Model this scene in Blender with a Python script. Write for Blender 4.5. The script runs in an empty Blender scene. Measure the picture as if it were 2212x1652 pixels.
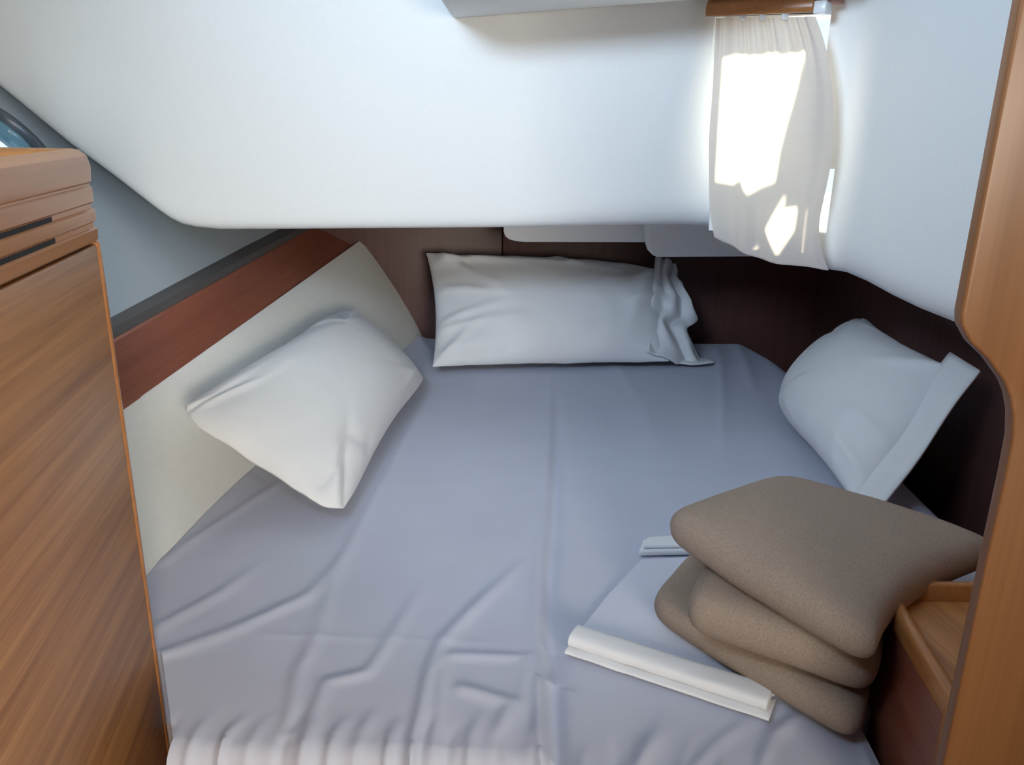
import bpy, bmesh, math, random
from mathutils import Vector, Matrix, noise
R = math.radians
random.seed(7)
scene = bpy.context.scene
C = scene.collection

# ------------------------------------------------------------------ camera
cam_d = bpy.data.cameras.new('camera')
cam_d.sensor_fit = 'HORIZONTAL'; cam_d.sensor_width = 36.0
cam_d.lens = 36.0 * 1770.0 / 2212.0
cam_d.clip_start = 0.02
cam = bpy.data.objects.new('camera', cam_d); C.objects.link(cam)
cam.matrix_world = Matrix.Translation((0, 0, 1.35)) @ Matrix.Rotation(R(72), 4, 'X') @ Matrix.Rotation(R(1.0), 4, 'Z')
scene.camera = cam

# ------------------------------------------------------------------ world, sun, daylight, exposure
w = bpy.data.worlds.new('sky'); scene.world = w; w.use_nodes = True
bg = w.node_tree.nodes['Background']
bg.inputs['Color'].default_value = (0.72, 0.87, 1.0, 1); bg.inputs['Strength'].default_value = 1.6

def light(name, typ, loc, target, energy, col, size=None, size_y=None, angle=None, spread=None):
    d = bpy.data.lights.new(name, typ); d.energy = energy; d.color = col
    if size is not None:
        d.shape = 'RECTANGLE'; d.size = size; d.size_y = size_y or size
    if angle is not None: d.angle = angle
    if spread is not None: d.spread = spread
    o = bpy.data.objects.new(name, d); C.objects.link(o); o.location = loc
    o.rotation_euler = (Vector(target) - Vector(loc)).to_track_quat('-Z', 'Y').to_euler()
    return o
# sun stands to starboard and aft, shines through the curtained side window
SUN = Vector((0.74, 0.67, 0.56)).normalized()
light('sun', 'SUN', SUN * 6, (0, 0, 0), 30.0, (1.0, 0.86, 0.66), angle=R(3.0))
# cool skylight slanting in through the companionway hatch, above and to the left
light('companionway_daylight', 'AREA', (-0.50, 0.25, 1.94), (0.30, 1.93, 1.64), 15.0, (0.60, 0.79, 1.0), 0.5, 0.4, spread=R(104))
# warm daylight of the saloon, coming through the cabin door from the right
light('saloon_light', 'AREA', (0.60, -1.3, 1.30), (-0.64, 1.5, 0.84), 6.4, (1.0, 0.93, 0.79), 0.6, 0.5, spread=R(60))

vs = scene.view_settings
vs.view_transform = 'Standard'; vs.look = 'None'; vs.gamma = 1.0; vs.use_curve_mapping = False
vs.exposure = 0.08

# ------------------------------------------------------------------ materials
def newmat(name):
    m = bpy.data.materials.new(name); m.use_nodes = True
    nt = m.node_tree; b = nt.nodes['Principled BSDF']
    return m, nt, b
def N(nt, t, **kw):
    n = nt.nodes.new(t)
    for k, v in kw.items(): setattr(n, k, v)
    return n
def mat_wood(name, c1, c2, grain='Z', rough=0.38, scale=1.0, rot=(0, 0, 0), contrast=0):
    m, nt, b = newmat(name)
    tc = N(nt, 'ShaderNodeTexCoord'); mp = N(nt, 'ShaderNodeMapping')
    s = {'X': (0.7, 30, 30), 'Y': (30, 0.7, 30), 'Z': (30, 30, 0.7)}[grain]
    mp.inputs['Scale'].default_value = [k * scale for k in s]; m0 = N(nt, 'ShaderNodeMapping'); m0.inputs['Rotation'].default_value = rot     # turn the grain first, then stretch it
    nt.links.new(tc.outputs['Object'], m0.inputs['Vector']); nt.links.new(m0.outputs['Vector'], mp.inputs['Vector'])
    n1 = N(nt, 'ShaderNodeTexNoise'); n1.inputs['Scale'].default_value = 1.6; n1.inputs['Detail'].default_value = 6; n1.inputs['Roughness'].default_value = 0.62
    n1.inputs['Distortion'].default_value = 0.15
    nt.links.new(mp.outputs['Vector'], n1.inputs['Vector'])
    n2 = N(nt, 'ShaderNodeTexNoise'); n2.inputs['Scale'].default_value = 7; n2.inputs['Detail'].default_value = 3
    nt.links.new(mp.outputs['Vector'], n2.inputs['Vector'])
    mx = N(nt, 'ShaderNodeMath', operation='MULTIPLY_ADD'); mx.inputs[1].default_value = 0.35
    nt.links.new(n2.outputs['Fac'], mx.inputs[0]); nt.links.new(n1.outputs['Fac'], mx.inputs[2])
    r = N(nt, 'ShaderNodeValToRGB'); r.color_ramp.elements[0].position = 0.45; r.color_ramp.elements[1].position = 0.88
    r.color_ramp.elements[0].color = (*c1, 1); r.color_ramp.elements[1].color = (*c2, 1)
    if contrast: r.color_ramp.elements[0].position = 0.46; r.color_ramp.elements[1].position = 0.86
    nt.links.new(mx.outputs[0], r.inputs['Fac']); nt.links.new(r.outputs['Color'], b.inputs['Base Color'])
    b.inputs['Roughness'].default_value = rough
    bp = N(nt, 'ShaderNodeBump'); bp.inputs['Strength'].default_value = 0.08; bp.inputs['Distance'].default_value = 0.002
    nt.links.new(mx.outputs[0], bp.inputs['Height']); nt.links.new(bp.outputs['Normal'], b.inputs['Normal'])
    return m
def mat_plain(name, col, rough=0.5, metal=0.0, nscale=0.0, bump=0.0, var=0.04, dist=0.002):
    m, nt, b = newmat(name)
    b.inputs['Roughness'].default_value = rough; b.inputs['Metallic'].default_value = metal
    tc = N(nt, 'ShaderNodeTexCoord'); n = N(nt, 'ShaderNodeTexNoise')
    n.inputs['Scale'].default_value = nscale or 30; n.inputs['Detail'].default_value = 4
    nt.links.new(tc.outputs['Object'], n.inputs['Vector'])
    r = N(nt, 'ShaderNodeValToRGB')
    r.color_ramp.elements[0].color = (*[c * (1 - var) for c in col], 1); r.color_ramp.elements[1].color = (*[min(1, c * (1 + var)) for c in col], 1)
    r.color_ramp.elements[0].position = 0.3; r.color_ramp.elements[1].position = 0.7
    nt.links.new(n.outputs['Fac'], r.inputs['Fac']); nt.links.new(r.outputs['Color'], b.inputs['Base Color'])
    if bump:
        bp = N(nt, 'ShaderNodeBump'); bp.inputs['Strength'].default_value = bump; bp.inputs['Distance'].default_value = dist
        nt.links.new(n.outputs['Fac'], bp.inputs['Height']); nt.links.new(bp.outputs['Normal'], b.inputs['Normal'])
    return m
M = {}
M['teak'] = mat_wood('teak_veneer_horizontal', (0.30, 0.115, 0.030), (0.56, 0.255, 0.085), 'Y', scale=1.3, rot=(0, 0, R(-9.65)), contrast=1)
M['teak_v'] = mat_wood('teak_veneer_vertical', (0.22, 0.088, 0.032), (0.30, 0.128, 0.048), 'Z')
M['teak_solid'] = mat_wood('teak_solid', (0.36, 0.14, 0.040), (0.48, 0.20, 0.065), 'Y', 0.3, rot=(0, 0, R(-9.65)))
M['mahogany'] = mat_wood('mahogany_board', (0.20, 0.062, 0.036), (0.30, 0.10, 0.058), 'Y', 0.4, rot=(R(-4), 0, R(6.0)))
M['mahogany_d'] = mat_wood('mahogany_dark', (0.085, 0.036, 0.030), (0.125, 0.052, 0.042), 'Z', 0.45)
M['liner'] = mat_plain('white_vinyl_liner', (0.80, 0.80, 0.785), 0.55, nscale=160, bump=0.05, var=0.012)
M['hull'] = mat_plain('grey_hull_lining', (0.36, 0.41, 0.45), 0.7, nscale=120, bump=0.05, var=0.03)
M['vinyl'] = mat_plain('white_padded_vinyl', (0.74, 0.74, 0.71), 0.5, nscale=60, bump=0.03, var=0.02)
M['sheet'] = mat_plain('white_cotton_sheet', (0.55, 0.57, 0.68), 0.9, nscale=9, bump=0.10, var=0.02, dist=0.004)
M['sheet2'] = mat_plain('white_folded_cotton', (0.80, 0.80, 0.82), 0.9, nscale=14, bump=0.10, var=0.015, dist=0.003)
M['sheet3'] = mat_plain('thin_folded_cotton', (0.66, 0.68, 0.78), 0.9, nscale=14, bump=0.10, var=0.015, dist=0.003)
M['pillow'] = mat_plain('white_pillow_cotton', (0.74, 0.74, 0.75), 0.9, nscale=12, bump=0.12, var=0.02, dist=0.004)
M['wool'] = mat_plain('brown_wool', (0.335, 0.255, 0.198), 1.0, nscale=420, bump=0.6, var=0.16, dist=0.0015)
M['dark'] = mat_plain('dark_gap', (0.012, 0.012, 0.016), 0.8)
M['shade_and_wire'] = mat_plain('dark_grey_shade_and_wire', (0.10, 0.095, 0.093), 0.6)  # dark grey for the painted shade above the board and the curtain wire
M['plastic'] = mat_plain('white_plastic', (0.85, 0.85, 0.84), 0.3)
M['metal'] = mat_plain('grey_window_frame', (0.10, 0.12, 0.15), 0.35, 0.3)
M['floor'] = mat_wood('sole_boards', (0.16, 0.07, 0.03), (0.28, 0.13, 0.06), 'Y', 0.4)
def mat_glass():
    m, nt, b = newmat('window_glass')
    for n in list(nt.nodes):
        if n.type == 'BSDF_PRINCIPLED': nt.nodes.remove(n)
    out = [n for n in nt.nodes if n.type == 'OUTPUT_MATERIAL'][0]
    t = N(nt, 'ShaderNodeBsdfTransparent'); t.inputs['Color'].default_value = (0.90, 0.96, 0.98, 1)
    g = N(nt, 'ShaderNodeBsdfGlossy'); g.inputs['Roughness'].default_value = 0.03
    x = N(nt, 'ShaderNodeMixShader'); x.inputs['Fac'].default_value = 0.06
    nt.links.new(t.outputs[0], x.inputs[1]); nt.links.new(g.outputs[0], x.inputs[2]); nt.links.new(x.outputs[0], out.inputs['Surface'])
    return m
M['glass'] = mat_glass()
def mat_curtain():
    m, nt, b = newmat('sheer_curtain_cloth')
    out = [n for n in nt.nodes if n.type == 'OUTPUT_MATERIAL'][0]
    nt.nodes.remove(b)
    tc = N(nt, 'ShaderNodeTexCoord'); wv = N(nt, 'ShaderNodeTexWave', bands_direction='Z'); wv.inputs['Scale'].default_value = 75; wv.inputs['Distortion'].default_value = 0.6
    nt.links.new(tc.outputs['Object'], wv.inputs['Vector'])
    r = N(nt, 'ShaderNodeValToRGB'); r.color_ramp.elements[0].color = (0.66, 0.61, 0.60, 1); r.color_ramp.elements[1].color = (0.76, 0.71, 0.69, 1)
    nt.links.new(wv.outputs['Fac'], r.inputs['Fac'])
    d = N(nt, 'ShaderNodeBsdfDiffuse'); t = N(nt, 'ShaderNodeBsdfTranslucent')
    nt.links.new(r.outputs['Color'], d.inputs['Color'])
    t.inputs['Color'].default_value = (0.80, 0.68, 0.56, 1)
    x = N(nt, 'ShaderNodeMixShader'); x.inputs['Fac'].default_value = 0.42
    nt.links.new(d.outputs[0], x.inputs[1]); nt.links.new(t.outputs[0], x.inputs[2]); nt.links.new(x.outputs[0], out.inputs['Surface'])
    return m
M['curtain'] = mat_curtain()

# ------------------------------------------------------------------ helpers
def tag(o, label=None, cat=None, group=None, kind=None):
    if label: o['label'] = label
    if cat: o['category'] = cat
    if group: o['group'] = group
    if kind: o['kind'] = kind
    return o
def mesh(name, verts, faces, mat, parent=None, smooth=False, bevel=0, seg=2, auto=None):
    me = bpy.data.meshes.new(name)
    off = Vector(parent_world(parent)) if parent else Vector((0, 0, 0))
    me.from_pydata([tuple(Vector(v) - off) for v in verts], [], faces)
    bm = bmesh.new(); bm.from_mesh(me)
    bmesh.ops.remove_doubles(bm, verts=bm.verts, dist=1e-6)
    bmesh.ops.recalc_face_normals(bm, faces=bm.faces)
    if bevel:
        es = [e for e in bm.edges if len(e.link_faces) == 2 and e.calc_face_angle(0) > R(30)]
        bmesh.ops.bevel(bm, geom=es, offset=bevel, segments=seg, profile=0.5, affect='EDGES', clamp_overlap=True)
    bm.to_mesh(me); bm.free()
    me.materials.append(mat)
    o = bpy.data.objects.new(name, me); C.objects.link(o)
    if smooth or bevel:
        for p in me.polygons: p.use_smooth = True
        if bevel or auto:
            try: me.set_sharp_from_angle(angle=R(auto or 50))
            except Exception: pass
    if parent: o.parent = parent
    return o
def parent_world(p):
    v = Vector((0, 0, 0))
    while p is not None:
        v += Vector(p.location); p = p.parent
    return v
def empty(name, loc):
    o = bpy.data.objects.new(name, None); C.objects.link(o); o.location = loc; o.empty_display_size = 0.05
    return o
def box(a, b):
    (x0, y0, z0), (x1, y1, z1) = a, b
    v = [(x0, y0, z0), (x1, y0, z0), (x1, y1, z0), (x0, y1, z0), (x0, y0, z1), (x1, y0, z1), (x1, y1, z1), (x0, y1, z1)]
    f = [(0, 3, 2, 1), (4, 5, 6, 7), (0, 1, 5, 4), (1, 2, 6, 5), (2, 3, 7, 6), (3, 0, 4, 7)]
    return v, f
def prism(bot, top):
    n = len(bot); v = list(bot) + list(top)
    f = [tuple(range(n - 1, -1, -1)), tuple(range(n, 2 * n))] + [(i, (i + 1) % n, n + (i + 1) % n, n + i) for i in range(n)]
    return v, f
def grid_faces(nr, nc, off=0, close=False):
    f = []
    for i in range(nr - 1):
        for j in range(nc - 1 + (1 if close else 0)):
            a = off + i * nc + j; b = off + i * nc + (j + 1) % nc
            f.append((a, b, b + nc, a + nc))
    return f
def tube(path, rad, n=10, cap=True, up=Vector((0, 0, 1)), sx=1.0, sz=1.0):
    vs_, nr = [], len(path)
    P = [Vector(p) for p in path]
    for i, p in enumerate(P):
        t = (P[min(i + 1, nr - 1)] - P[max(i - 1, 0)]).normalized()
        s = t.cross(up)
        if s.length < 1e-4: s = t.cross(Vector((0, 1, 0)))
        s.normalize(); q = s.cross(t)
        r = rad[i] if isinstance(rad, (list, tuple)) else rad
        for k in range(n):
            a = 2 * math.pi * k / n
            vs_.append(p + s * (math.cos(a) * r * sx) + q * (math.sin(a) * r * sz))
    f = grid_faces(nr, n, close=True)
    if cap: f += [tuple(range(n - 1, -1, -1)), tuple(range((nr - 1) * n, nr * n))]
    return vs_, f
def lerp_table(tab, x):
    if x <= tab[0][0]: return tab[0][1]
    for (a, fa), (b, fb) in zip(tab, tab[1:]):
        if x <= b:
            t = (x - a) / (b - a); return fa + (fb - fa) * t
    return tab[-1][1]
def sstep(a, b, x):
    t = min(1, max(0, (x - a) / (b - a))); return t * t * (3 - 2 * t)

# ------------------------------------------------------------------ the setting: sole, saloon shell behind the camera
v, f = box((-1.7, -2.4, -0.03), (1.7, 2.95, 0.0)); tag(mesh('floor', v, f, M['floor']), 'brown wooden cabin sole hidden below the berth', 'floor', kind='structure')
v, f = box((-1.75, -2.45, 0), (1.75, -2.40, 2.0)); tag(mesh('wall_front', v, f, M['teak_v']), 'wooden saloon bulkhead behind the viewer', 'wall', kind='structure')
v, f = box((-1.75, -2.40, 0), (-1.70, 0.2, 2.0)); tag(mesh('wall_saloon_left', v, f, M['vinyl']), 'pale saloon side left of the viewer', 'wall', kind='structure')
v, f = box((1.70, -2.40, 0), (1.75, 0.66, 2.0)); tag(mesh('wall_saloon_right', v, f, M['vinyl']), 'pale saloon side right of the viewer', 'wall', kind='structure')
v, f = prism([(x, y, 1.96) for x, y in ((-1.75, -2.45), (1.75, -2.45), (1.75, 0.66), (0.92, 0.66), (0.92, 1.80), (0.6, 2.1), (-1.75, 2.1))], [(x, y, 2.0) for x, y in ((-1.75, -2.45), (1.75, -2.45), (1.75, 0.66), (0.92, 0.66), (0.92, 1.80), (0.6, 2.1), (-1.75, 2.1))]); tag(mesh('ceiling', v, f, M['liner']), 'white cabin deckhead above the frame', 'ceiling', kind='structure')

# aft bulkhead: dark wood, two panels with a seam
ab = tag(empty('wall_back', (0.15, 2.85, 0.0)), 'dark wooden bulkhead at the head of the berth', 'wall', kind='structure')
for x0, x1 in ((-0.95, -0.043), (-0.040, 1.067)):
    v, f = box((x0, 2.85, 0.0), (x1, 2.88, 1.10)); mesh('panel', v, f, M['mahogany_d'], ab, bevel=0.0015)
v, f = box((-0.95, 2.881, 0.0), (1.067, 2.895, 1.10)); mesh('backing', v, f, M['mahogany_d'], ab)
# starboard hull side, dark wood
rv = [(1.065, 2.86, 0), (1.04, 2.0, 0), (1.0, 1.3, 0), (0.98, 0.77, 0), (1.01, 0.77, 0), (1.03, 1.3, 0), (1.07, 2.0, 0), (1.095, 2.86, 0)]
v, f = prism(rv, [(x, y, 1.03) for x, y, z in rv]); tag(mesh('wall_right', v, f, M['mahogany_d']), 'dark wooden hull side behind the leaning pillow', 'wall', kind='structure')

# port hull side: grey lining, leaning outwards, with an oval porthole
def wall_x(y, z): return -0.825 + 0.075 * (y - 1.0) - 0.93 * (z - 0.93)
PC = (1.775, 1.285); PRY, PRZ = 0.106, 0.070     # porthole centre (y, z) and half axes on the wall
ring_n = 48
outer = []
rect = [(0.2, 0.925), (2.86, 0.925), (2.86, 1.98), (0.2, 1.98)]
for k in range(ring_n):
    a = 2 * math.pi * k / ring_n; c, s = math.cos(a), math.sin(a)
    ts = []
    if c > 1e-6: ts.append((2.86 - PC[0]) / c)
    if c < -1e-6: ts.append((0.2 - PC[0]) / c)
    if s > 1e-6: ts.append((1.98 - PC[1]) / s)
    if s < -1e-6: ts.append((0.925 - PC[1]) / s)
    t = min(ts); outer.append((PC[0] + c * t, PC[1] + s * t))
for cy, cz in rect:
    k = min(range(ring_n), key=lambda i: (outer[i][0] - cy) ** 2 + (outer[i][1] - cz) ** 2); outer[k] = (cy, cz)
def hullpt(y, z, o=0.0):   # o = inwards offset along the wall normal
    n = Vector((1, -0.075, 0.93)).normalized(); return Vector((wall_x(y, z), y, z)) + n * o
def oval(k, sy, sz):
    a = 2 * math.pi * k / ring_n; return PC[0] + sy * math.cos(a), PC[1] + sz * math.sin(a)
rows = [[hullpt(*outer[k]) for k in range(ring_n)], [hullpt(*oval(k, PRY, PRZ)) for k in range(ring_n)], [hullpt(*oval(k, PRY, PRZ), -0.04) for k in range(ring_n)], [hullpt(*outer[k], -0.04) for k in range(ring_n)]]
vv = [p for r in rows for p in r]
tag(mesh('wall_left', vv, grid_faces(4, ring_n, close=True), M['hull']), 'blue-grey lined hull side above the wooden side board', 'wall', kind='structure')
wp = tag(empty('window_2', hullpt(PC[0], PC[1] - PRZ)), 'small oval porthole with dark frame above the locker', 'porthole', kind='structure')
def ringpart(name, prof, mat, parent):
    vv = []
    for (s, o) in prof: vv += [hullpt(*oval(k, PRY + s, PRZ + s), o) for k in range(ring_n)]
    vv += vv[:ring_n]
    return mesh(name, vv, grid_faces(len(prof) + 1, ring_n, close=True), mat, parent, smooth=True, auto=40)
ringpart('frame', [(0.000, -0.03), (0.000, 0.010), (0.004, 0.016), (0.022, 0.016), (0.031, 0.009), (0.032, 0.0005), (0.01, 0.0005)], M['metal'], wp)
ringpart('inner_rim', [(-0.011, -0.028), (-0.011, -0.004), (-0.006, 0.002), (0.0005, 0.002), (0.0005, -0.028)], mat_plain('blue_grey_rim', (0.16, 0.30, 0.38), 0.25), wp)
vv = [hullpt(*oval(k, PRY - 0.015, PRZ - 0.015), o) for o in (-0.020, -0.015) for k in range(ring_n)]
v, f = prism(vv[:ring_n], vv[ring_n:]); mesh('pane', v, f, M['glass'], wp)

# ------------------------------------------------------------------ white cockpit liner overhead: front face, window corner, starboard side
path = []       # (x, y, bottom z, outward normal xy, tilt)
left = [(-1.75, 1.89, 1.86), (-1.45, 1.905, 1.63), (-1.30, 1.915, 1.505), (-1.148, 1.921, 1.376), (-1.026, 1.932, 1.269), (-0.94, 1.94, 1.203), (-0.877, 1.944, 1.152), (-0.845, 1.947, 1.125), (-0.815, 1.949, 1.104), (-0.79, 1.95, 1.092), (-0.755, 1.95, 1.085), (-0.70, 1.95, 1.081)]
for x, y, z in left: path.append((x, y + 0.1 * (z - 1.09), z, (0, 1), 0.10))
for i in range(1, 17):
    x = -0.70 + i * (1.12 / 16); path.append((x, 1.95, 1.081 + 0.027 * i / 16, (0, 1), 0.10))
for i in range(1, 4):
    t = i / 3; path.append((0.42 + 0.03 * t, 1.95 - 0.012 * t, 1.108, (0.3 * t, 1), 0.10 * (1 - t)))
WA, WB = Vector((0.450, 1.938)), Vector((0.674, 1.757)); WT = (WB - WA).normalized(); WN = Vector((-WT.y, WT.x))
if WN.y < 0: WN = -WN
n_d = 24; d0 = len(path)
for i in range(1, n_d + 1):
    t = i / n_d; p = WA.lerp(WB, t); path.append((p.x, p.y, 1.094 - 0.052 * t, (WN.x, WN.y), 0.0))
side = [(0.681, 1.735, 1.040), (0.694, 1.66, 1.036), (0.709, 1.57, 1.026), (0.727, 1.49, 1.018), (0.754, 1.38, 1.012), (0.79, 1.20, 1.006), (0.83, 1.0, 1.0), (0.88, 0.67, 0.99)]
for x, y, z in side: path.append((x, y, z, (1, 0.25), 0.0))
TOP = 1.97
zrows = [TOP, 1.80, 1.66, 1.60] + [1.58 - 0.02 * i for i in range(0, 24)]   # explicit levels down to 1.12
nz = len(zrows)
fil = [(0.0, 1.0), (0.06, 0.62), (0.22, 0.30), (0.5, 0.08), (1.0, 0.0)]   # (back, up) fractions of the fillet
vv = []; ncol = len(path)
colrows = nz + len(fil) + 1
for ci, (x, y, zb, nn, tl) in enumerate(path):
    nn = Vector(nn).normalized(); fr = 0.028 + 0.035 * sstep(-0.1, 0.4, x) * (0.35 if d0 <= ci < d0 + n_d else 1.0)
    zt = zb + fr
    for i in range(nz):
        z0 = zrows[i]; lo = zrows[-1]
        z = zt + (TOP - zt) * (z0 - lo) / (TOP - lo) if not (d0 <= ci < d0 + n_d) else max(z0, zt)
        if (d0 <= ci < d0 + n_d): z = z0
        vv.append((x, y - tl * (z - zb) + 0 * nn.x, z))
    for fx, fz in fil:
        vv.append((x + nn.x * fr * fx, y + nn.y * fr * fx - tl * fr * fz, zb + fr * fz))
    far = (x, 2.89, zb) if nn.y > 0.9 else ((x + 0.75, 2.89, 1.015) if ci < d0 + n_d else (1.30, y + (0.9 if ci < ncol - 1 else 0.0), min(zb, 1.015)))
    vv.append(far)
ff = []
hole_c = (d0 + 1, d0 + n_d - 1); hz = (1.505, 1.19)
for ci in range(ncol - 1):
    for ri in range(colrows - 1):
        if ri + 1 < nz and d0 <= ci < d0 + (19 if zrows[ri] > 1.265 else n_d - 1) - 1 and zrows[ri] <= 1.565 and zrows[ri + 1] >= 1.115: continue
        a = ci * colrows + ri; ff.append((a, a + 1, a + colrows + 1, a + colrows))
tag(mesh('wall_liner', vv, ff, M['liner'], smooth=True, auto=40), 'white moulded cockpit underside hanging over the berth', 'liner', kind='structure')
# stepped grey soffits under the liner, further aft
def extr_y(poly, y0, y1): return prism([(x, y0, z) for x, z in poly], [(x, y1, z) for x, z in poly])
st = [(-0.033, 1.13), (-0.033, 1.024), (-0.028, 1.010), (-0.016, 1.001), (0.004, 0.996), (0.033, 0.994), (0.42, 1.000), (0.42, 1.13)]
v, f = extr_y(st, 2.45, 2.849); tag(mesh('trim_3', v, f, M['liner'], bevel=0.004), 'thin white soffit step above the central pillow', 'trim', kind='structure')
st = [(0.375, 1.15), (0.381, 1.016), (0.396, 0.978), (0.41, 0.972), (1.05, 0.988), (1.05, 1.15)]
v, f = extr_y(st, 2.35, 2.449); tag(mesh('trim_4', v, f, M['liner'], bevel=0.004), 'lower white soffit step beneath the curtain', 'trim', kind='structure')
# overhead panel sticking out of the liner at the top of the frame
pl = [(-0.150, 1.898), (-0.150, 1.62), (-0.135, 1.585), (-0.10, 1.57), (0.60, 1.57), (0.60, 1.898)]
v, f = prism([(x, y, 1.545 + 0.085 * (x + 0.13)) for x, y in pl], [(x, y, 1.66) for x, y in pl]); tag(mesh('trim_5', v, f, M['liner'], bevel=0.025, seg=4), 'white overhead panel with rounded corner at the top edge', 'trim', kind='structure')

# ------------------------------------------------------------------ side window behind the curtain
def wpt(s, z, o=0.0):   # s along the wall (0..1), o outward
    p = WA + (WB - WA) * s + WN * o; return (p.x, p.y, z)
w1 = tag(empty('window_1', wpt(0.46, 1.19, 0.0)), 'side window behind the sunlit curtain', 'window', kind='structure')
S0, S1, SM, Z0, Z1 = 1.0 / n_d, (n_d - 1.0) / n_d, 19.0 / n_d, 1.12, 1.56
def wring(si, so, zi, zo, o0, o1):
    inn = [(S0 + si, Z0 + zi), (S1 - si, Z0 + zi), (S1 - si, 1.26 - zi), (SM - si, 1.26 - zi), (SM - si, Z1 - zi), (S0 + si, Z1 - zi)]
    out = [(S0 - so, Z0 - zo), (S1 + so, Z0 - zo), (S1 + so, 1.26 + zo), (SM + so, 1.26 + zo), (SM + so, Z1 + zo), (S0 - so, Z1 + zo)]
    vv = [wpt(*p, o0) for p in out] + [wpt(*p, o0) for p in inn] + [wpt(*p, o1) for p in inn] + [wpt(*p, o1) for p in out]
    return vv, grid_faces(4, 6, close=True) + [(18 + i, 18 + (i + 1) % 6, (i + 1) % 6, i) for i in range(6)]
v, f = wring(0.0, 0.03, 0.004, 0.016, 0.002, 0.070); mesh('frame', v, f, M['plastic'], w1)
# added unseen plate outside the pane, cut to shape the curtain's sun patches
def sunpt(p, o=0.10):
    p = Vector(p); w0 = Vector((WA.x, WA.y, 0)) + Vector((WN.x, WN.y, 0)) * o; n3 = Vector((WN.x, WN.y, 0))
    q = p + SUN * ((w0 - p).dot(n3) / SUN.dot(n3)); r = Vector((q.x, q.y)) - WA - WN * o
    return r.dot(WT) / (WB - WA).length, q.z
holes = [[(0.434, 1.863, 1.60), (0.576, 1.754, 1.60), (0.566, 1.762, 1.40), (0.556, 1.770, 1.30), (0.553, 1.772, 1.235), (0.51, 1.806, 1.205), (0.49, 1.82, 1.232), (0.472, 1.834, 1.215), (0.445, 1.855, 1.225)],
         [(0.580, 1.751, 1.237), (0.544, 1.778, 1.133), (0.571, 1.757, 1.083), (0.588, 1.744, 1.13), (0.589, 1.744, 1.17)],
         [(0.517, 1.799, 1.068), (0.531, 1.788, 1.097), (0.530, 1.789, 1.085), (0.538, 1.783, 1.066)]]
bm = bmesh.new(); ed = []
for lo in [[(-0.5, 1.10), (0.97, 1.10), (0.97, 1.27), (1.3, 1.31), (1.3, 1.75), (-0.5, 1.75)]] + [[sunpt(p) for p in h] for h in holes]:
    vs_ = [bm.verts.new(wpt(a, b, 0.10)) for a, b in lo]; ed += [bm.edges.new((vs_[i], vs_[(i + 1) % len(vs_)])) for i in range(len(vs_))]
bmesh.ops.triangle_fill(bm, use_beauty=True, use_dissolve=False, edges=ed)
me = bpy.data.meshes.new('sun_mask_plate'); bm.to_mesh(me); bm.free(); me.materials.append(M['plastic'])
o6 = bpy.data.objects.new('sun_mask_plate', me); C.objects.link(o6); sm = o6.modifiers.new('thickness', 'SOLIDIFY'); sm.thickness = 0.004; sm.offset = 0
tag(o6, 'unseen white plate added outside the side window to shape the sun patches', 'trim', kind='structure')
v, f = prism([wpt(S0, Z0, 0.06), wpt(S1, Z0, 0.06), wpt(S1, Z1, 0.06), wpt(S0, Z1, 0.06)], [wpt(S0, Z0, 0.065), wpt(S1, Z0, 0.065), wpt(S1, Z1, 0.065), wpt(S0, Z1, 0.065)]); mesh('pane', v, f, M['glass'], w1)

# curtain
KL = [(0.0, (0.415, 1.878, 1.553)), (0.30, (0.422, 1.873, 1.405)), (0.52, (0.423, 1.872, 1.31)), (0.84, (0.436, 1.861, 1.162)), (1.0, (0.450, 1.851, 1.102))]
KR = [(0.0, (0.581, 1.750, 1.545)), (0.12, (0.604, 1.732, 1.490)), (0.30, (0.624, 1.717, 1.405)), (0.52, (0.636, 1.708, 1.291)), (0.69, (0.632, 1.711, 1.21)), (0.81, (0.626, 1.716, 1.154)), (0.91, (0.634, 1.710, 1.10)), (1.0, (0.652, 1.695, 1.057))]
def ktab(tab, t):
    for (a, pa), (b, pb) in zip(tab, tab[1:]):
        if t <= b:
            k = (t - a) / (b - a); return Vector(pa).lerp(Vector(pb), k)
    return Vector(tab[-1][1])
def ksm(tab, t): return sum((ktab(tab, min(1, max(0, t + dt))) for dt in (-0.06, -0.03, 0, 0.03, 0.06)), Vector()) / 5 if 0.06 < t < 0.94 else ktab(tab, t)
NS, NT = 90, 70; vv = []
inn = Vector((-WN.x, -WN.y, 0))
for j in range(NT + 1):
    t = j / NT; a, b = ksm(KL, t), ksm(KR, t)
    for i in range(NS + 1):
        s = i / NS; p = a.lerp(b, s)
        g = (1 - sstep(0.0, 0.35, t))
        o = 0.0045 * g * math.sin(s * 62 + 3 * noise.noise(Vector((s * 6, 0, 0)))) + 0.006 * (1 - 0.6 * g) * math.sin(s * 21 + 1.5 * t + 2 * noise.noise(Vector((s * 3, t, 1))))
        o += 0.010 * math.sin(math.pi * s) * sstep(0.05, 0.6, t)
        p = p + inn * o
        p.z -= 0.016 * math.sin(math.pi * min(1, s * 1.1)) * sstep(0.75, 1, t)
        vv.append(p)
cu = tag(empty('curtain', (0.53, 1.79, 1.05)), 'short sheer white curtain glowing with sunlight in the corner', 'curtain')
cl = mesh('cloth', vv, grid_faces(NT + 1, NS + 1), M['curtain'], cu, smooth=True)
hem = [vv[NT * (NS + 1) + i] for i in range(NS + 1)]
v, f = tube(hem, 0.0018, 6); mesh('hem', v, f, M['curtain'], cl, smooth=True)
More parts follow.
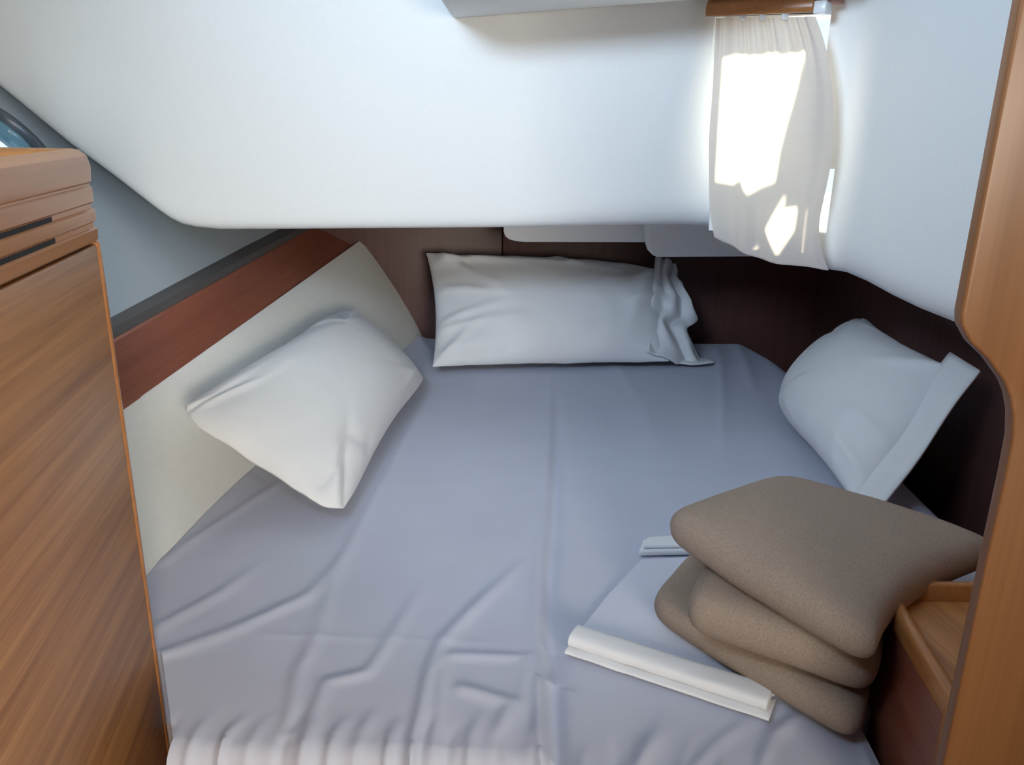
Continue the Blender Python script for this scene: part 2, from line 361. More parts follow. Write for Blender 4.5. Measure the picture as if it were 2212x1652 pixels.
for s in (0.30, 0.50, 0.72):
    p = Vector((0.415, 1.878, 1.553)).lerp(Vector((0.581, 1.750, 1.545)), s) + inn * 0.006
    v, f = box((p.x - 0.006, p.y - 0.005, p.z - 0.006), (p.x + 0.006, p.y + 0.005, p.z + 0.010)); mesh('hook', v, f, M['plastic'], cu, bevel=0.002)
# wooden pelmet above the curtain
pe = tag(empty('curtain_pelmet', (0.50, 1.81, 1.556)), 'wooden curtain pelmet with a white end bracket in the corner', 'pelmet')
pa, pb = Vector((0.402, 1.888, 0)), Vector((0.610, 1.727, 0)); pt = (pb - pa).normalized(); pn = Vector((-pt.y, pt.x, 0)); pn = pn if pn.y < 0 else -pn
def pp(s, o, z): q = pa.lerp(pb, s) + pn * o; return (q.x, q.y, z)
prof = [(0.016, 1.556), (0.019, 1.566), (0.016, 1.580), (0.008, 1.588), (-0.05, 1.592), (-0.05, 1.582), (0.002, 1.578), (0.006, 1.556)]
vv = [pp(0.0, o, z) for o, z in prof] + [pp(0.86, o, z - 0.004) for o, z in prof]
n = len(prof); mesh('rail', vv, grid_faces(2, n, close=True) + [tuple(range(n)), tuple(range(2 * n - 1, n - 1, -1))], M['teak_solid'], pe, bevel=0.002)
vv = [pp(s, o, z) for z in (1.570, 1.60) for s, o in ((0.865, 0.012), (1.0, 0.012), (1.0, -0.05), (0.865, -0.05))]
v, f = prism(vv[:4], vv[4:]); mesh('end_block', v, f, M['mahogany'], pe, bevel=0.002)
vv = [pp(s, o, z) for z in (1.548, 1.572) for s, o in ((0.86, 0.018), (0.955, 0.018), (0.955, -0.02), (0.86, -0.02))]
v, f = prism(vv[:4], vv[4:]); mesh('bracket', v, f, M['plastic'], pe, bevel=0.003)
v, f = tube([pp(0.03, -0.004, 1.560), pp(0.95, -0.004, 1.553)], 0.0035, 8); mesh('curtain_wire', v, f, M['shade_and_wire'], pe, smooth=True)

# ------------------------------------------------------------------ port side board, dark strip of painted shade, padded side cushion
BL = [(0.80, -0.620), (1.235, -0.611), (1.45, -0.596), (1.665, -0.572), (2.03, -0.494), (2.40, -0.415), (2.86, -0.322)]   # bed left edge x(y)
def cush_top(y): t = (y - 1.5) / 1.35; return Vector((-0.759 + 0.228 * t, y, 0.793 + 0.141 * t))
def board_top(y): t = (y - 1.5) / 1.35; return Vector((-0.763 + 0.080 * t, y, 0.930 + 0.048 * t))
ys = [1.03 + i * (1.812 / 24) for i in range(25)]
vv = []; off = Vector((-0.9, 0, -0.1)).normalized() * 0.018
for y in ys:
    a, b = cush_top(y) - Vector((0, 0, 0.03)), board_top(y)
    vv += [a, b - Vector((0, 0, 0.004)), b + Vector((-0.004, 0, 0)), b + off, a + off]
tag(mesh('trim_1', vv, grid_faces(25, 5, close=True) + [(0, 1, 2, 3, 4), (120, 121, 122, 123, 124)], M['mahogany'], smooth=True, auto=30), 'reddish wooden side board running aft above the side cushion', 'trim', kind='structure')
vv = []  # dark strip in place of the shade along the top of the board
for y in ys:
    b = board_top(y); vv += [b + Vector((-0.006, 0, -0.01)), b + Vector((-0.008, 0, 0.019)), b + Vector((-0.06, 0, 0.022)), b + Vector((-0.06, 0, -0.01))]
tag(mesh('board_shade_strip', vv, grid_faces(25, 4, close=True) + [(0, 1, 2, 3), (96, 97, 98, 99)], M['shade_and_wire']), 'dark grey strip standing in for the shade along the top of the side board', 'trim', kind='structure')
vv = []; NC = 14
for y in ys:
    a = Vector((lerp_table(BL, y) + 0.004, y, 0.588)); b = cush_top(y); nrm = (b - a).cross(Vector((0, 1, 0))).normalized()
    if nrm.x < 0: nrm = -nrm
    row = []
    for i in range(NC + 1):
        t = i / NC; bul = 0.012 * math.sin(math.pi * t) ** 0.7
        if t > 0.97: bul -= 0.004
        row.append(a.lerp(b, t) + nrm * bul)
    row += [b - nrm * 0.012, a - nrm * 0.05 - Vector((0.02, 0, 0.05))]
    vv += row
k = NC + 3
tag(mesh('side_cushion', vv, grid_faces(25, k, close=True) + [tuple(range(k)), tuple(range(24 * k, 25 * k))], M['vinyl'], smooth=True, auto=45), 'smooth white padded side cushion sloping up from the left edge of the berth', 'cushion')

# ------------------------------------------------------------------ berth: base, mattress and wrinkled sheet
v, f = prism([(-0.40, 0.90, 0), (0.44, 0.90, 0), (0.46, 0.99, 0), (0.90, 1.15, 0), (0.90,1.3,0), (0.96, 2.84, 0), (-0.34, 2.84, 0), (-0.60, 1.3, 0), (-0.52, 1.1, 0)], [(-0.40, 0.90, 0.47), (0.44, 0.90, 0.47), (0.46, 0.99, 0.47), (0.90, 1.15, 0.47), (0.90,1.3,0.47), (0.96, 2.84, 0.47), (-0.34, 2.84, 0.47), (-0.60, 1.3, 0.47), (-0.52, 1.1, 0.47)])
tag(mesh('berth_base', v, f, M['teak_v']), 'wooden berth box under the mattress', 'bed base')
def xl(y):
    t = sstep(1.0, 1.10, y); return (-0.497 * y) * (1 - t) + lerp_table(BL, y) * t
XR = [(0.74, 0.455), (0.95, 0.462), (0.985, 0.50), (1.06, 0.80), (1.16, 0.90), (2.45, 0.905), (2.65, 0.89), (2.80, 0.85), (2.86, 0.83)]
def xr(y): return sum(lerp_table(XR, y + dy) for dy in (-0.05, 0, 0.05)) / 3 if y > 1.12 else lerp_table(XR, y)
def yf(x): return 0.838 - 0.010 * sstep(-0.3, 0.05, x) - 0.055 * sstep(0.03, 0.13, x)
# folds: polylines on the sheet, (width, height); positive = ridge
F = [
 ([(-0.60, 1.02), (-0.533, 1.066), (-0.469, 1.165), (-0.423, 1.277)], 0.014, 0.0045),
 ([(-0.58, 0.96), (-0.501, 0.998), (-0.41, 1.07), (-0.325, 1.163), (-0.283, 1.338)], 0.013, 0.006),
 ([(-0.277, 0.85), (-0.294, 0.969), (-0.286, 1.056), (-0.296, 1.21), (-0.291, 1.321), (-0.265, 1.704), (-0.232, 2.278)], 0.013, 0.005),
 ([(-0.255, 0.83), (-0.249, 0.947), (-0.195, 0.972), (-0.167, 1.082), (-0.143, 1.202), (-0.134, 1.258)], 0.012, 0.005),
 ([(-0.115, 0.83), (-0.109, 0.974), (-0.099, 1.04), (-0.064, 1.114), (-0.014, 1.206), (0.044, 1.317)], 0.011, 0.0085),
 ([(-0.091, 0.83), (-0.089, 0.998), (-0.082, 1.015), (0.022, 1.012), (0.025, 0.978), (0.015, 0.84)], 0.010, 0.005),
 ([(-0.06, 0.94), (-0.03, 0.929), (0.006, 0.913), (-0.005, 0.871), (-0.015, 0.80)], 0.014, 0.006),
 ([(0.042, 0.78), (0.047, 1.157), (0.073, 1.487), (0.111, 2.212), (0.13, 2.6)], 0.008, 0.009),
 ([(0.062, 0.78), (0.070, 1.228), (0.097, 1.597), (0.131, 2.212)], 0.016, -0.013),
 ([(-0.375, 1.057), (0.099, 1.042)], 0.004, 0.0016),
 ([(-0.173, 1.364), (0.171, 1.342)], 0.004, 0.0014),
 ([(0.295, 0.78), (0.344, 0.861), (0.40, 0.91)], 0.010, 0.007),
 ([(0.205, 0.78), (0.274, 0.851), (0.33, 0.90)], 0.010, 0.004),
 ([(0.14, 0.78), (0.19, 0.85), (0.21, 0.90)], 0.012, 0.004),
 ([(-0.60, 1.26), (-0.591, 1.307), (-0.516, 1.51), (-0.45, 1.7)], 0.012, 0.004),
 ([(0.70, 2.72), (0.678, 2.572), (0.60, 2.2), (0.513, 1.849), (0.47, 1.6)], 0.02, 0.006),
 ([(0.78, 2.76), (0.76, 2.572), (0.69, 2.2)], 0.025, 0.008),
 ([(0.33, 2.5), (0.36, 2.1), (0.35, 1.7)], 0.03, 0.004),
 ([(-0.12, 2.3), (-0.09, 1.9), (-0.05, 1.5)], 0.03, 0.004),
 ([(-0.33, 2.80), (-0.27, 2.6), (-0.26, 2.3)], 0.02, 0.010),
]
for i in range(26):      # short gathers where the sheet turns over the front edge
    gx = -0.43 + 0.86 * (i + random.uniform(-0.35, 0.35)) / 25
    L = random.choice((0.05, 0.05, 0.07, 0.10)); dx = random.uniform(0.1, 0.5) * L
    F.append(([(gx, yf(gx) - 0.06), (gx + dx * 0.4, yf(gx) + 0.3 * L), (gx + dx, yf(gx) + L)], random.uniform(0.006, 0.011), random.choice((1, 1, -1)) * random.uniform(0.003, 0.007)))
SEG = []
for pts, wd, h in F:
    tot = sum((Vector(a) - Vector(b)).length for a, b in zip(pts, pts[1:])); acc = 0
    for a, b in zip(pts, pts[1:]):
        A, B = Vector(a), Vector(b); l = (B - A).length
        wd_ = wd * 0.8
        SEG.append((A.x, A.y, B.x, B.y, wd_, h, acc / tot, (acc + l) / tot, min(A.x, B.x) - 3 * wd, max(A.x, B.x) + 3 * wd, min(A.y, B.y) - 3 * wd, max(A.y, B.y) + 3 * wd, id(pts))); acc += l
def foldz(x, y):
    best = {}
    for ax, ay, bx, by, wd, h, t0, t1, x0, x1, y0, y1, key in SEG:
        if x < x0 or x > x1 or y < y0 or y > y1: continue
        dx, dy = bx - ax, by - ay; t = ((x - ax) * dx + (y - ay) * dy) / (dx * dx + dy * dy); t = min(1, max(0, t))
        d = math.hypot(x - ax - t * dx, y - ay - t * dy)
        if d > 3 * wd: continue
        g = t0 + (t1 - t0) * t; fade = min(1, (1 - g) / 0.35) if g > 0.65 else 1.0
        val = 1.0 * h * fade * math.exp(-(d / wd) ** 2)
        if abs(val) > abs(best.get(key, 0)): best[key] = val
    return sum(best.values())
GX, GY = 230, 300
ber = tag(empty('mattress', (0.1, 1.8, 0.47)), 'wide mattress in a wrinkled white fitted sheet filling the berth', 'mattress')
vv = []
FRD = 0.030
ny_front = 12
for j in range(GY + 1 + ny_front):
    for i in range(GX + 1):
        u = i / GX
        if j < ny_front:
            tt = 1 - j / ny_front; yy = 0.84 + 0.0
            xa, xb = xl(yy), xr(yy); x = xa + (xb - xa) * u; y0 = yf(x)
            a = tt
            dz = -0.128 * max(0.0, (a - 0.28) / 0.72) if a > 0.28 else 0
            # quarter round then straight down
            if a <= 0.45:
                th = a / 0.45 * math.pi / 2; y = y0 - FRD * math.sin(th); z = 0.6 - FRD * (1 - math.cos(th))
            else:
                y = y0 - FRD; z = 0.6 - FRD - (a - 0.45) / 0.55 * 0.095
            gth = foldz(x, max(y0 - 0.02, y0)) * 1.2 + 0.004 * noise.noise(Vector((x * 28, a, 3)))
            vv.append((x, y - gth * math.sin(min(1, a / 0.45) * math.pi / 2), z + gth * math.cos(min(1, a / 0.45) * math.pi / 2)))
            continue
        vq = (j - ny_front) / GY
        xm = 0.1
        y_mid = 0.84 + (2.825 - 0.84) * (vq ** 1.25)
        xa, xb = xl(y_mid), xr(y_mid); x = xa + (xb - xa) * u
        yfx = yf(x); y = yfx + (2.825 - yfx) * (vq ** 1.25)
        z = 0.6 + foldz(x, y) + 0.0035 * noise.noise(Vector((x * 3.2, y * 2.2, 0))) + 0.0012 * noise.noise(Vector((x * 11, y * 7, 4)))
        dr = xb - x
        if y > 1.0:
            if dr < 0.07: z -= 0.07 * (1 - math.sqrt(max(0, 1 - ((0.07 - dr) / 0.07) ** 2)))
        df = 2.825 - y
        if df < 0.04: z -= 0.04 * (1 - math.sqrt(max(0, 1 - ((0.04 - df) / 0.04) ** 2)))
        vv.append((x, y, z))
nr, nc = GY + 1 + ny_front, GX + 1
for _ in range(2):       # relax the cloth a little
    zz = [p[2] for p in vv]
    for r in range(ny_front + 1, nr - 1):
        for c in range(1, nc - 1):
            k = r * nc + c; vv[k] = (vv[k][0], vv[k][1], 0.4 * zz[k] + 0.15 * (zz[k - 1] + zz[k + 1] + zz[k - nc] + zz[k + nc]))
fs = grid_faces(nr, nc)
# skirts: right, far and left sides down to the base
base = len(vv); border = [r * nc + nc - 1 for r in range(nr)] + [(nr - 1) * nc + i for i in range(nc - 2, -1, -1)] + [r * nc for r in range(nr - 2, -1, -1)]
for b in border: p = vv[b]; vv.append((p[0], p[1], 0.476))
for i in range(len(border) - 1): fs.append((border[i], border[i + 1], base + i + 1, base + i))
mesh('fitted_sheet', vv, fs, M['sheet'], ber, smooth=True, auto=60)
cv = [(x, y) for x, y in ((-0.41, 0.89), (0.43, 0.88), (0.44, 1.0), (0.80, 1.12), (0.85, 2.5), (0.78, 2.78), (-0.28, 2.78), (-0.55, 1.4), (-0.56, 1.12), (-0.46, 1.02))]
v, f = prism([(x, y, 0.471) for x, y in cv], [(x, y, 0.57) for x, y in cv]); mesh('foam_core', v, f, M['vinyl'], ber)

# ------------------------------------------------------------------ soft things: quilted patch between four corners
def soft(name, corners, thick, mat, parent=None, n=56, pinch=(0.05, 0.05), ex=(2.2, 0.5), wr=0.004, wf=9.0, seed=0, flat=0.0, sag=0.0, warp=None, back=1.0, rnd=0, slab_=0, cr=()):
    A, B, Cc, D = [Vector(c) for c in corners]        # A(-,-) B(+,-) C(+,+) D(-,+)
    nrm = (Cc - A).cross(D - B).normalized()
    if nrm.z < 0 and abs(nrm.z) > 0.2: nrm = -nrm
    elif abs(nrm.z) <= 0.2 and nrm.y > 0: nrm = -nrm
    def S(u, v):
        uu, vv_ = (u + 1) / 2, (v + 1) / 2
        return A.lerp(B, uu).lerp(D.lerp(Cc, uu), vv_)
    vs_, fs_ = [], []
    for sgn in (1, -1):
        for j in range(n + 1):
            for i in range(n + 1):
                a = -1 + 2 * i / n; b = -1 + 2 * j / n
                a = math.sin(a * math.pi / 2); b = math.sin(b * math.pi / 2)
                u = a * (1 - pinch[0] * (1 - b * b) * abs(a) ** 1.5); v_ = b * (1 - pinch[1] * (1 - a * a) * abs(b) ** 1.5)
                rr = rnd if not isinstance(rnd, tuple) else (rnd[0 if v_ < 0 else 3] if u < 0 else rnd[1 if v_ < 0 else 2])
                if rr:
                    m1 = max(abs(u), abs(v_)); kk = m1 / (abs(u) ** rr + abs(v_) ** rr) ** (1 / rr) if m1 > 1e-4 else 1.0; u *= kk; v_ *= kk
                p = S(u, v_)
                h = (max(0, 1 - abs(a) ** ex[0]) * max(0, 1 - abs(b) ** ex[0])) ** ex[1]
                if slab_: h = max(0.0, 1 - max(abs(a), abs(b)) ** slab_) ** 0.5
                q = p * wf + Vector((seed, seed * 2, 0))
                wn = noise.noise(q) * 0.6 + noise.noise(q * 2.3) * 0.3
                edge = max(abs(a), abs(b))
                hh = thick * (1 if sgn > 0 else back) * h * sgn + wr * wn * (0.3 + 0.7 * edge)
                if cr and sgn > 0:
                    for (ax, ay, bx, by, wd, ch) in cr:
                        dx, dy = bx - ax, by - ay; t = min(1, max(0, ((a - ax) * dx + (b - ay) * dy) / (dx * dx + dy * dy)))
                        d_ = math.hypot(a - ax - t * dx, b - ay - t * dy)
                        if d_ < 2.5 * wd: hh += ch * math.exp(-(d_ / wd) ** 2) * (1 - t) ** 0.7 * min(1, 6 * (1 - edge) + 0.25)
                p = p + nrm * hh
                if sag: p.z -= sag * (1 - h) * 0.5
                if warp: p = warp(p, a, b, sgn)
                vs_.append(p)
    m = (n + 1) * (n + 1)
    fs_ += grid_faces(n + 1, n + 1); fs_ += [(d + m, c + m, b + m, a + m) for a, b, c, d in grid_faces(n + 1, n + 1)]
    # stitch the rims
    rim = [i for i in range(n + 1)] + [j * (n + 1) + n for j in range(1, n + 1)] + [n * (n + 1) + i for i in range(n - 1, -1, -1)] + [j * (n + 1) for j in range(n - 1, 0, -1)]
    for a, b in zip(rim, rim[1:] + rim[:1]): fs_.append((a, b, b + m, a + m))
    return mesh(name, vs_, fs_, mat, parent, smooth=True)

# left pillow: propped against the side cushion
pw = tag(empty('pillow', (-0.42, 1.75, 0.62)), 'plump white pillow propped against the side cushion at the left', 'pillow', 'pillows on the berth')
def creases(seed, n_, own=()):
    rg = random.Random(seed); out = list(own)
    for k in range(n_):
        t = rg.uniform(-1, 1); sd_ = rg.randrange(4)
        sx_, sy_ = [(t, -1), (1, t), (t, 1), (-1, t)][sd_]
        if rg.random() < 0.5: sx_, sy_ = rg.choice((-1, 1)) * rg.uniform(0.8, 1), rg.choice((-1, 1)) * rg.uniform(0.8, 1)
        L = rg.uniform(0.35, 0.9); tx, ty = -sx_ + rg.uniform(-0.9, 0.9), -sy_ + rg.uniform(-0.9, 0.9); ll = math.hypot(tx, ty) or 1
        out.append((sx_, sy_, sx_ + tx / ll * L, sy_ + ty / ll * L, rg.uniform(0.035, 0.08), rg.choice((1, 1, -1)) * rg.uniform(0.005, 0.011)))
    return out
soft('pillowcase', [(-0.300, 1.350, 0.625), (-0.235, 2.21, 0.640), (-0.50, 2.36, 0.825), (-0.668, 1.455, 0.812)], 0.088, M['pillow'], pw, pinch=(0.05, 0.15), ex=(2.3, 0.60), wr=0.008, wf=10, seed=3, rnd=(6, 8, 5, 5.5), n=72,
     cr=creases(5, 12, [(-1, 1, -0.2, 0.4, 0.09, 0.010), (1, -1, 0.3, -0.5, 0.09, 0.010), (0.9, 0.7, 0.3, 0.4, 0.12, 0.012), (-1, -0.9, -0.6, -0.4, 0.06, 0.012), (-0.95, -0.6, -0.7, -0.75, 0.05, -0.012)]), back=0.6)

# central pillow: leaning on the aft bulkhead, its open end crumpled
pc = tag(empty('pillow', (0.13, 2.55, 0.61)), 'white pillow with a crumpled open end against the aft bulkhead', 'pillow', 'pillows on the berth')
soft('pillowcase', [(-0.240, 2.36, 0.63), (0.49, 2.46, 0.63), (0.50, 2.72, 0.885), (-0.290, 2.70, 0.915)], 0.088, M['pillow'], pc, pinch=(0.05, 0.02), ex=(2.2, 0.50), wr=0.009, wf=9, seed=11, rnd=(0, 0, 7, 0), n=80,
     cr=creases(17, 16, [(-1, 1, -0.35, 0.0, 0.06, 0.016), (-0.9, 0.75, 0.75, 0.72, 0.07, 0.014), (-0.75, 1, -0.55, 0.1, 0.05, -0.014), (-0.9, 0.2, -0.3, 0.0, 0.06, 0.010), (0.95, 0.9, 0.6, -0.7, 0.07, 0.018), (1, 0.3, 0.4, -0.3, 0.06, 0.012), (0.8, 0.9, 0.45, 0.0, 0.06, -0.012), (-1, -0.5, -0.2, -0.35, 0.06, 0.010), (0.2, 1, 0.0, 0.5, 0.06, -0.010)]), back=0.6)
vv = []; nu, nv = 40, 50
for j in range(nv + 1):
    t = j / nv
    a = Vector((0.52, 2.70, 0.895)).lerp(Vector((0.47, 2.46, 0.635)), t)
    reach = 0.015 + 0.085 * sstep(0.05, 0.5, t) + 0.085 * sstep(0.72, 1.0, t) + 0.014 * noise.noise(Vector((t * 9, 5, 0))) - 0.03 * math.exp(-((t - 0.66) / 0.06) ** 2)
    for i in range(nu + 1):
        s = i / nu
        p = a + Vector((0.95, 0.18, -0.25 - 0.12 * t)).normalized() * (-0.06 + (reach + 0.06) * s)
        fold = (0.013 * math.sin(s * 13 + 4.5 * t + 2.5 * noise.noise(Vector((s * 2, t * 4, 2)))) + 0.008 * math.sin(t * 17 + 3 * s)) * sstep(0, 0.35, s) + 0.009 * noise.noise(p * 26)
        p = p + Vector((-0.1, -0.75, 0.65)) * (fold + 0.012 * (1 - s))
        p.z = max(p.z, 0.615)
        vv.append(p)
fl = mesh('pillowcase_flap', vv, grid_faces(nv + 1, nu + 1), M['pillow'], pc, smooth=True); tag(fl, 'crumpled loose end of the pillowcase')
sm = fl.modifiers.new('thickness', 'SOLIDIFY'); sm.thickness = 0.006; sm.offset = -1

# right pillow: leaning on the starboard side, flat flange at its open end
pr = tag(empty('pillow', (0.79, 1.75, 0.61)), 'white pillow with a flat hemmed flange leaning on the right hull side', 'pillow', 'pillows on the berth')
RL, RBR, RR, RT = Vector((0.70, 2.08, 0.63)), Vector((0.675, 1.46, 0.64)), Vector((0.915, 1.63, 0.868)), Vector((0.945, 2.16, 0.855))
soft('pillowcase', [RL + Vector((-0.03, 0.02, -0.005)), RBR, RR, RT], 0.090, M['pillow'], pr, pinch=(0.0, 0.10), ex=(2.2, 0.50), wr=0.006, wf=9, seed=21, back=0.5, rnd=(2.7, 0, 0, 14), n=72,
     cr=creases(29, 9, [(1, 1, 0.3, 0.3, 0.09, 0.012), (1, -0.2, 0.4, -0.35, 0.08, 0.008), (1, -0.7, 0.4, -0.6, 0.07, 0.008), (-1, 1, -0.4, 0.5, 0.10, -0.012)]))
fd = ((RBR - RL).normalized() + (RR - RT).normalized()).normalized()
vv = []; nf = 24
for j in range(nf + 1):
    t = j / nf; a = (RBR + Vector((0.0, 0, -0.015))).lerp(RR + Vector((0.012, 0.0, 0.018)), t)
    for i in range(7):
        s = i / 6; p = a + fd * (-0.035 + 0.115 * s)
        p = p + Vector((-0.6, -0.3, 0.5)) * (0.014 * (1 - s) + 0.005 * math.sin(t * 9 + s))
        vv.append(p)
fl = mesh('flange', vv, grid_faces(nf + 1, 7), M['pillow'], pr, smooth=True); sm = fl.modifiers.new('thickness', 'SOLIDIFY'); sm.thickness = 0.006; sm.offset = 0

# ------------------------------------------------------------------ folded white linen and brown blankets at the foot of the berth
def slab(name, poly, z0, z1, mat, parent=None, bev=0.006):
    v, f = prism([(x, y, z0) for x, y in poly], [(x, y, z1) for x, y in poly]); return mesh(name, v, f, mat, parent, bevel=bev, seg=3)
fs_ = tag(empty('folded_sheet', (0.30, 1.05, 0.604)), 'folded white sheet with a thick rolled front edge under the brown blankets', 'sheet')
def hfold(name, A, B, w_, h, seed, parent, mat):      # a flattened roll of cloth from A to B
    A, B = Vector(A), Vector(B); d = (B - A); n_ = 40; vv = []
    sd = Vector((d.y, -d.x, 0)).normalized(); m_ = 18
    for i in range(n_ + 1):
        t = i / n_; c = A.lerp(B, t)
        for k in range(m_):
            a = 2 * math.pi * k / m_; ca, sa = math.cos(a), math.sin(a)
            px_ = math.copysign(abs(ca) ** 0.6, ca) * w_ / 2; pz = math.copysign(abs(sa) ** 0.7, sa) * h / 2
            vv.append(c + sd * (px_ + 0.0015 * noise.noise(Vector((t * 9, a, seed)))) + Vector((0, 0, pz + h / 2 + 0.001 * noise.noise(Vector((t * 7, seed, a))))))
    return mesh(name, vv, grid_faces(n_ + 1, m_, close=True) + [tuple(range(m_)), tuple(range(n_ * m_, (n_ + 1) * m_))], mat, parent, smooth=True, auto=60)
slab('layer', [(0.105, 1.062), (0.355, 0.925), (0.47, 1.00), (0.50, 1.22), (0.36, 1.30), (0.235, 1.285), (0.16, 1.165)], 0.604, 0.609, M['sheet3'], fs_, 0.003)
hfold('rolled_edge', (0.098, 1.040, 0.6105), (0.350, 0.908, 0.6105), 0.042, 0.020, 2, fs_, M['sheet2'])
hfold('lower_fold', (0.094, 1.034, 0.6045), (0.352, 0.900, 0.6045), 0.046, 0.007, 5, fs_, M['sheet2'])
v = tag(empty('folded_linen', (0.30, 1.31, 0.604)), 'small folded white linen poking out behind the brown blankets', 'linen')
slab('layer', [(0.232, 1.300), (0.246, 1.345), (0.42, 1.375), (0.44, 1.315)], 0.604, 0.616, M['sheet2'], v, 0.004)
slab('upper_layer', [(0.240, 1.305), (0.252, 1.338), (0.41, 1.365), (0.43, 1.318)], 0.6165, 0.624, M['sheet2'], v, 0.003)

def blanket(label, corners, thick, seed, sagf=None, pin=(-0.02, -0.03)):
    e = tag(empty('blanket', Vector(corners[0]) - Vector((0, 0, thick))), label, 'blanket', 'folded brown blankets stacked on the berth')
    soft('folded_wool', corners, thick, M['wool'], e, n=60, pinch=pin, ex=(9.0, 0.5), rnd=12, slab_=12, wr=0.006, wf=7, seed=seed, warp=sagf)
    return e
blanket('lowest of three folded brown wool blankets, lying on the folded sheet', [(0.212, 1.078, 0.644), (0.432, 0.815, 0.641), (0.600, 1.16, 0.644), (0.39, 1.35, 0.644)], 0.030, 31)
blanket('middle folded brown wool blanket of the stack', [(0.236, 0.960, 0.711), (0.447, 0.832, 0.705), (0.60, 1.13, 0.711), (0.40, 1.29, 0.711)], 0.034, 41)
def top_w(p, a, b, s):
    p = p + Vector((-0.8, 0.35, 0)) * (0.055 * (1 - b * b) * max(0, a) ** 2)
    p.z += 0.012 * (1 - a * a) * (1 - b * b) * (1 if s > 0 else 0.0); return p
blanket('top folded brown wool blanket of the stack, domed and fanned towards the wall', [(0.226, 1.090, 0.779), (0.420, 0.790, 0.774), (0.705, 1.035, 0.768), (0.445, 1.240, 0.777)], 0.031, 51, top_w, (-0.05, -0.09))

# ------------------------------------------------------------------ locker at the left, with a tray top
lk = tag(empty('locker', (-0.62, 0.60, 0.0)), 'tall wooden locker with grooved vented top rail at the left', 'locker')
LF = Vector((-0.505, 1.0)); LD = Vector((0.17, -1.0)).normalized(); LO = Vector((1.0, 0.17)).normalized()      # far corner, along the face to the viewer, outwards
def lp(dist, o, z): p = LF + LD * dist + LO * o; return (p.x, p.y, z)
FL_ = 0.80; XLW = -0.86
def lockprof(name, prof, mat, auto=35):
    # face along the aisle, then wrapped round the far corner to the hull
    vv = []
    m = len(prof)
    path_ = [('n', FL_), ('n', 0.018)] + [('c', k) for k in range(1, 6)] + [('f', 0)]
    for kind, val in path_:
        for o, z in prof:
            if kind == 'n': vv.append(lp(val, o, z))
            elif kind == 'c':
                a = val / 6 * math.pi / 2; r = 0.018 + o
                c = LF + LD * 0.018 - LO * 0.018; far = Vector((0.0, 1.0)); dirv = (LO * math.cos(a) + far * math.sin(a)).normalized()
                p = c + dirv * r; vv.append((p.x, p.y, z))
            else:
                c = LF + LD * 0.018 - LO * 0.018; vv.append((XLW, c.y + 0.018 + o, z))
    return mesh(name, vv, grid_faces(len(path_), m, close=True) + [tuple(range(m)), tuple(range((len(path_) - 1) * m, len(path_) * m))], mat, lk, smooth=True, auto=auto)
prof = [(-0.032, 1.1985), (-0.001, 1.1985), (0.003, 1.2015), (0.004, 1.214), (0.0005, 1.2165), (0.0005, 1.2215), (0.004, 1.224), (0.004, 1.236), (0.0005, 1.2385), (0.0005, 1.2435), (0.004, 1.246), (0.004, 1.262), (0.0015, 1.2645), (0.0015, 1.2665), (0.004, 1.269), (0.0055, 1.286), (0.003, 1.298), (-0.004, 1.3045), (-0.012, 1.306), (-0.022, 1.304), (-0.029, 1.297), (-0.032, 1.285)]
tr = lockprof('top_rail', prof, M['teak_solid'])
for z in (1.2185, 1.2405):
    v, f = prism([lp(0.145, 0.0012, z - 0.0025), lp(0.62, 0.0012, z - 0.0025), lp(0.62, -0.02, z - 0.0025), lp(0.145, -0.02, z - 0.0025)], [lp(0.145, 0.0012, z + 0.0025), lp(0.62, 0.0012, z + 0.0025), lp(0.62, -0.02, z + 0.0025), lp(0.145, -0.02, z + 0.0025)])
    mesh('vent_slot', v, f, M['dark'], tr)
def lbox(d0_, d1_, o0, o1, z0, z1):
    return prism([lp(d0_, o1, z0), lp(d1_, o1, z0), lp(d1_, o0, z0), lp(d0_, o0, z0)], [lp(d0_, o1, z1), lp(d1_, o1, z1), lp(d1_, o0, z1), lp(d0_, o0, z1)])
v, f = prism([(*lp(0.02, -0.03, 0)[:2], 0.0), (*lp(FL_, -0.03, 0)[:2], 0.0), (XLW, 0.2, 0.0), (XLW, 0.97, 0.0)], [(*lp(0.02, -0.03, 0)[:2], 1.198), (*lp(FL_, -0.03, 0)[:2], 1.198), (XLW, 0.2, 1.198), (XLW, 0.97, 1.198)])
mesh('carcass', v, f, M['teak'], lk)
v, f = lbox(0.012, FL_, -0.029, 0.0, 0.02, 1.1955); mesh('door', v, f, M['teak'], lk, bevel=0.003)
v, f = lbox(0.0, 0.0115, -0.029, 0.001, 0.0, 1.198); mesh('edging', v, f, M['teak_solid'], lk, bevel=0.003)
v, f = prism([(*lp(0.03, -0.034, 0)[:2], 1.255), (*lp(FL_, -0.034, 0)[:2], 1.255), (XLW, 0.2, 1.255), (XLW, 0.965, 1.255)], [(*lp(0.03, -0.034, 0)[:2], 1.27), (*lp(FL_, -0.034, 0)[:2], 1.27), (XLW, 0.2, 1.27), (XLW, 0.965, 1.27)])
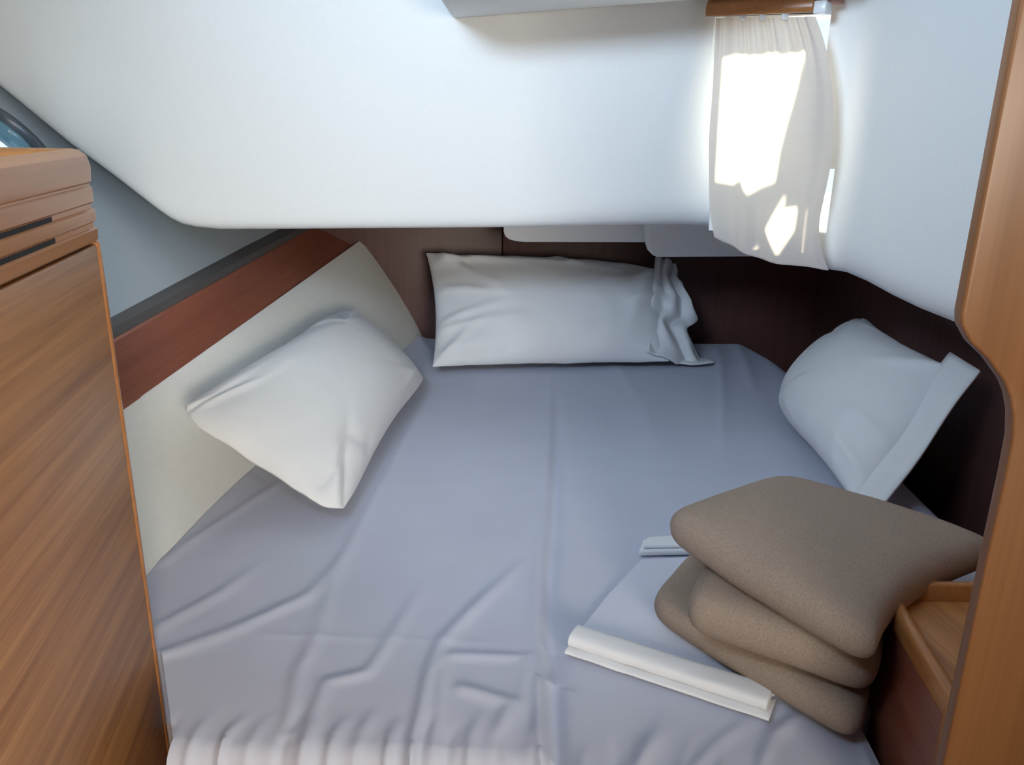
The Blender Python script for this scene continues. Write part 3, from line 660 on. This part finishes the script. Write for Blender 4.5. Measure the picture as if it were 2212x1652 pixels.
mesh('tray_floor', v, f, M['teak'], lk)

# ------------------------------------------------------------------ doorway bulkhead in the right foreground, with a rounded cut-out
poly = [(0.361, 1.955), (0.361, 1.205), (0.363, 1.195), (0.373, 1.181), (0.390, 1.167), (0.407, 1.148), (0.414, 1.136), (0.420, 1.120), (0.424, 1.098), (0.425, 1.06), (0.425, 0.98), (0.432, 0.0), (1.70, 0.0), (1.70, 1.955)]
v, f = extr_y(poly, 0.646, 0.660)
tag(mesh('wall_doorway', v, f, M['teak_v'], bevel=0.002), 'varnished wooden doorway bulkhead with rounded cut-out in the right foreground', 'wall', kind='structure')

# ------------------------------------------------------------------ small bedside cabinet with a fiddled tray, behind the bulkhead
sh = tag(empty('bedside_cabinet', (0.68, 0.83, 0.0)), 'low wooden cabinet with a raised tray rail beside the blankets', 'cabinet')
cb = [(0.494, 0.958), (0.471, 0.712), (0.90, 0.712), (0.90, 0.958)]
v, f = prism([(x, y, 0) for x, y in cb], [(x, y, 0.741) for x, y in cb]); mesh('body', v, f, M['mahogany'], sh, bevel=0.003)
def railbar(name, a, b, w_, z0, z1, mat, bev=0.006):
    a, b = Vector(a), Vector(b); d = (b - a).normalized(); s = Vector((-d.y, d.x)) * w_ / 2
    q = [a + s, b + s, b - s, a - s]; v, f = prism([(p.x, p.y, z0) for p in q], [(p.x, p.y, z1) for p in q]); return mesh(name, v, f, mat, sh, bevel=bev, seg=3)
railbar('side_rail', (0.498, 0.964), (0.474, 0.708), 0.018, 0.742, 0.775, M['teak_solid'], 0.008)
railbar('end_rail', (0.508, 0.956), (0.90, 0.956), 0.012, 0.7415, 0.771, M['teak_solid'], 0.004)
railbar('rail_post', (0.4735, 0.722), (0.471, 0.700), 0.022, 0.692, 0.768, M['teak_solid'], 0.006)
tf = [(0.508, 0.949), (0.485, 0.72), (0.89, 0.72), (0.89, 0.949)]
v, f = prism([(x, y, 0.742) for x, y in tf], [(x, y, 0.746) for x, y in tf]); mesh('tray_floor', v, f, M['teak'], sh)
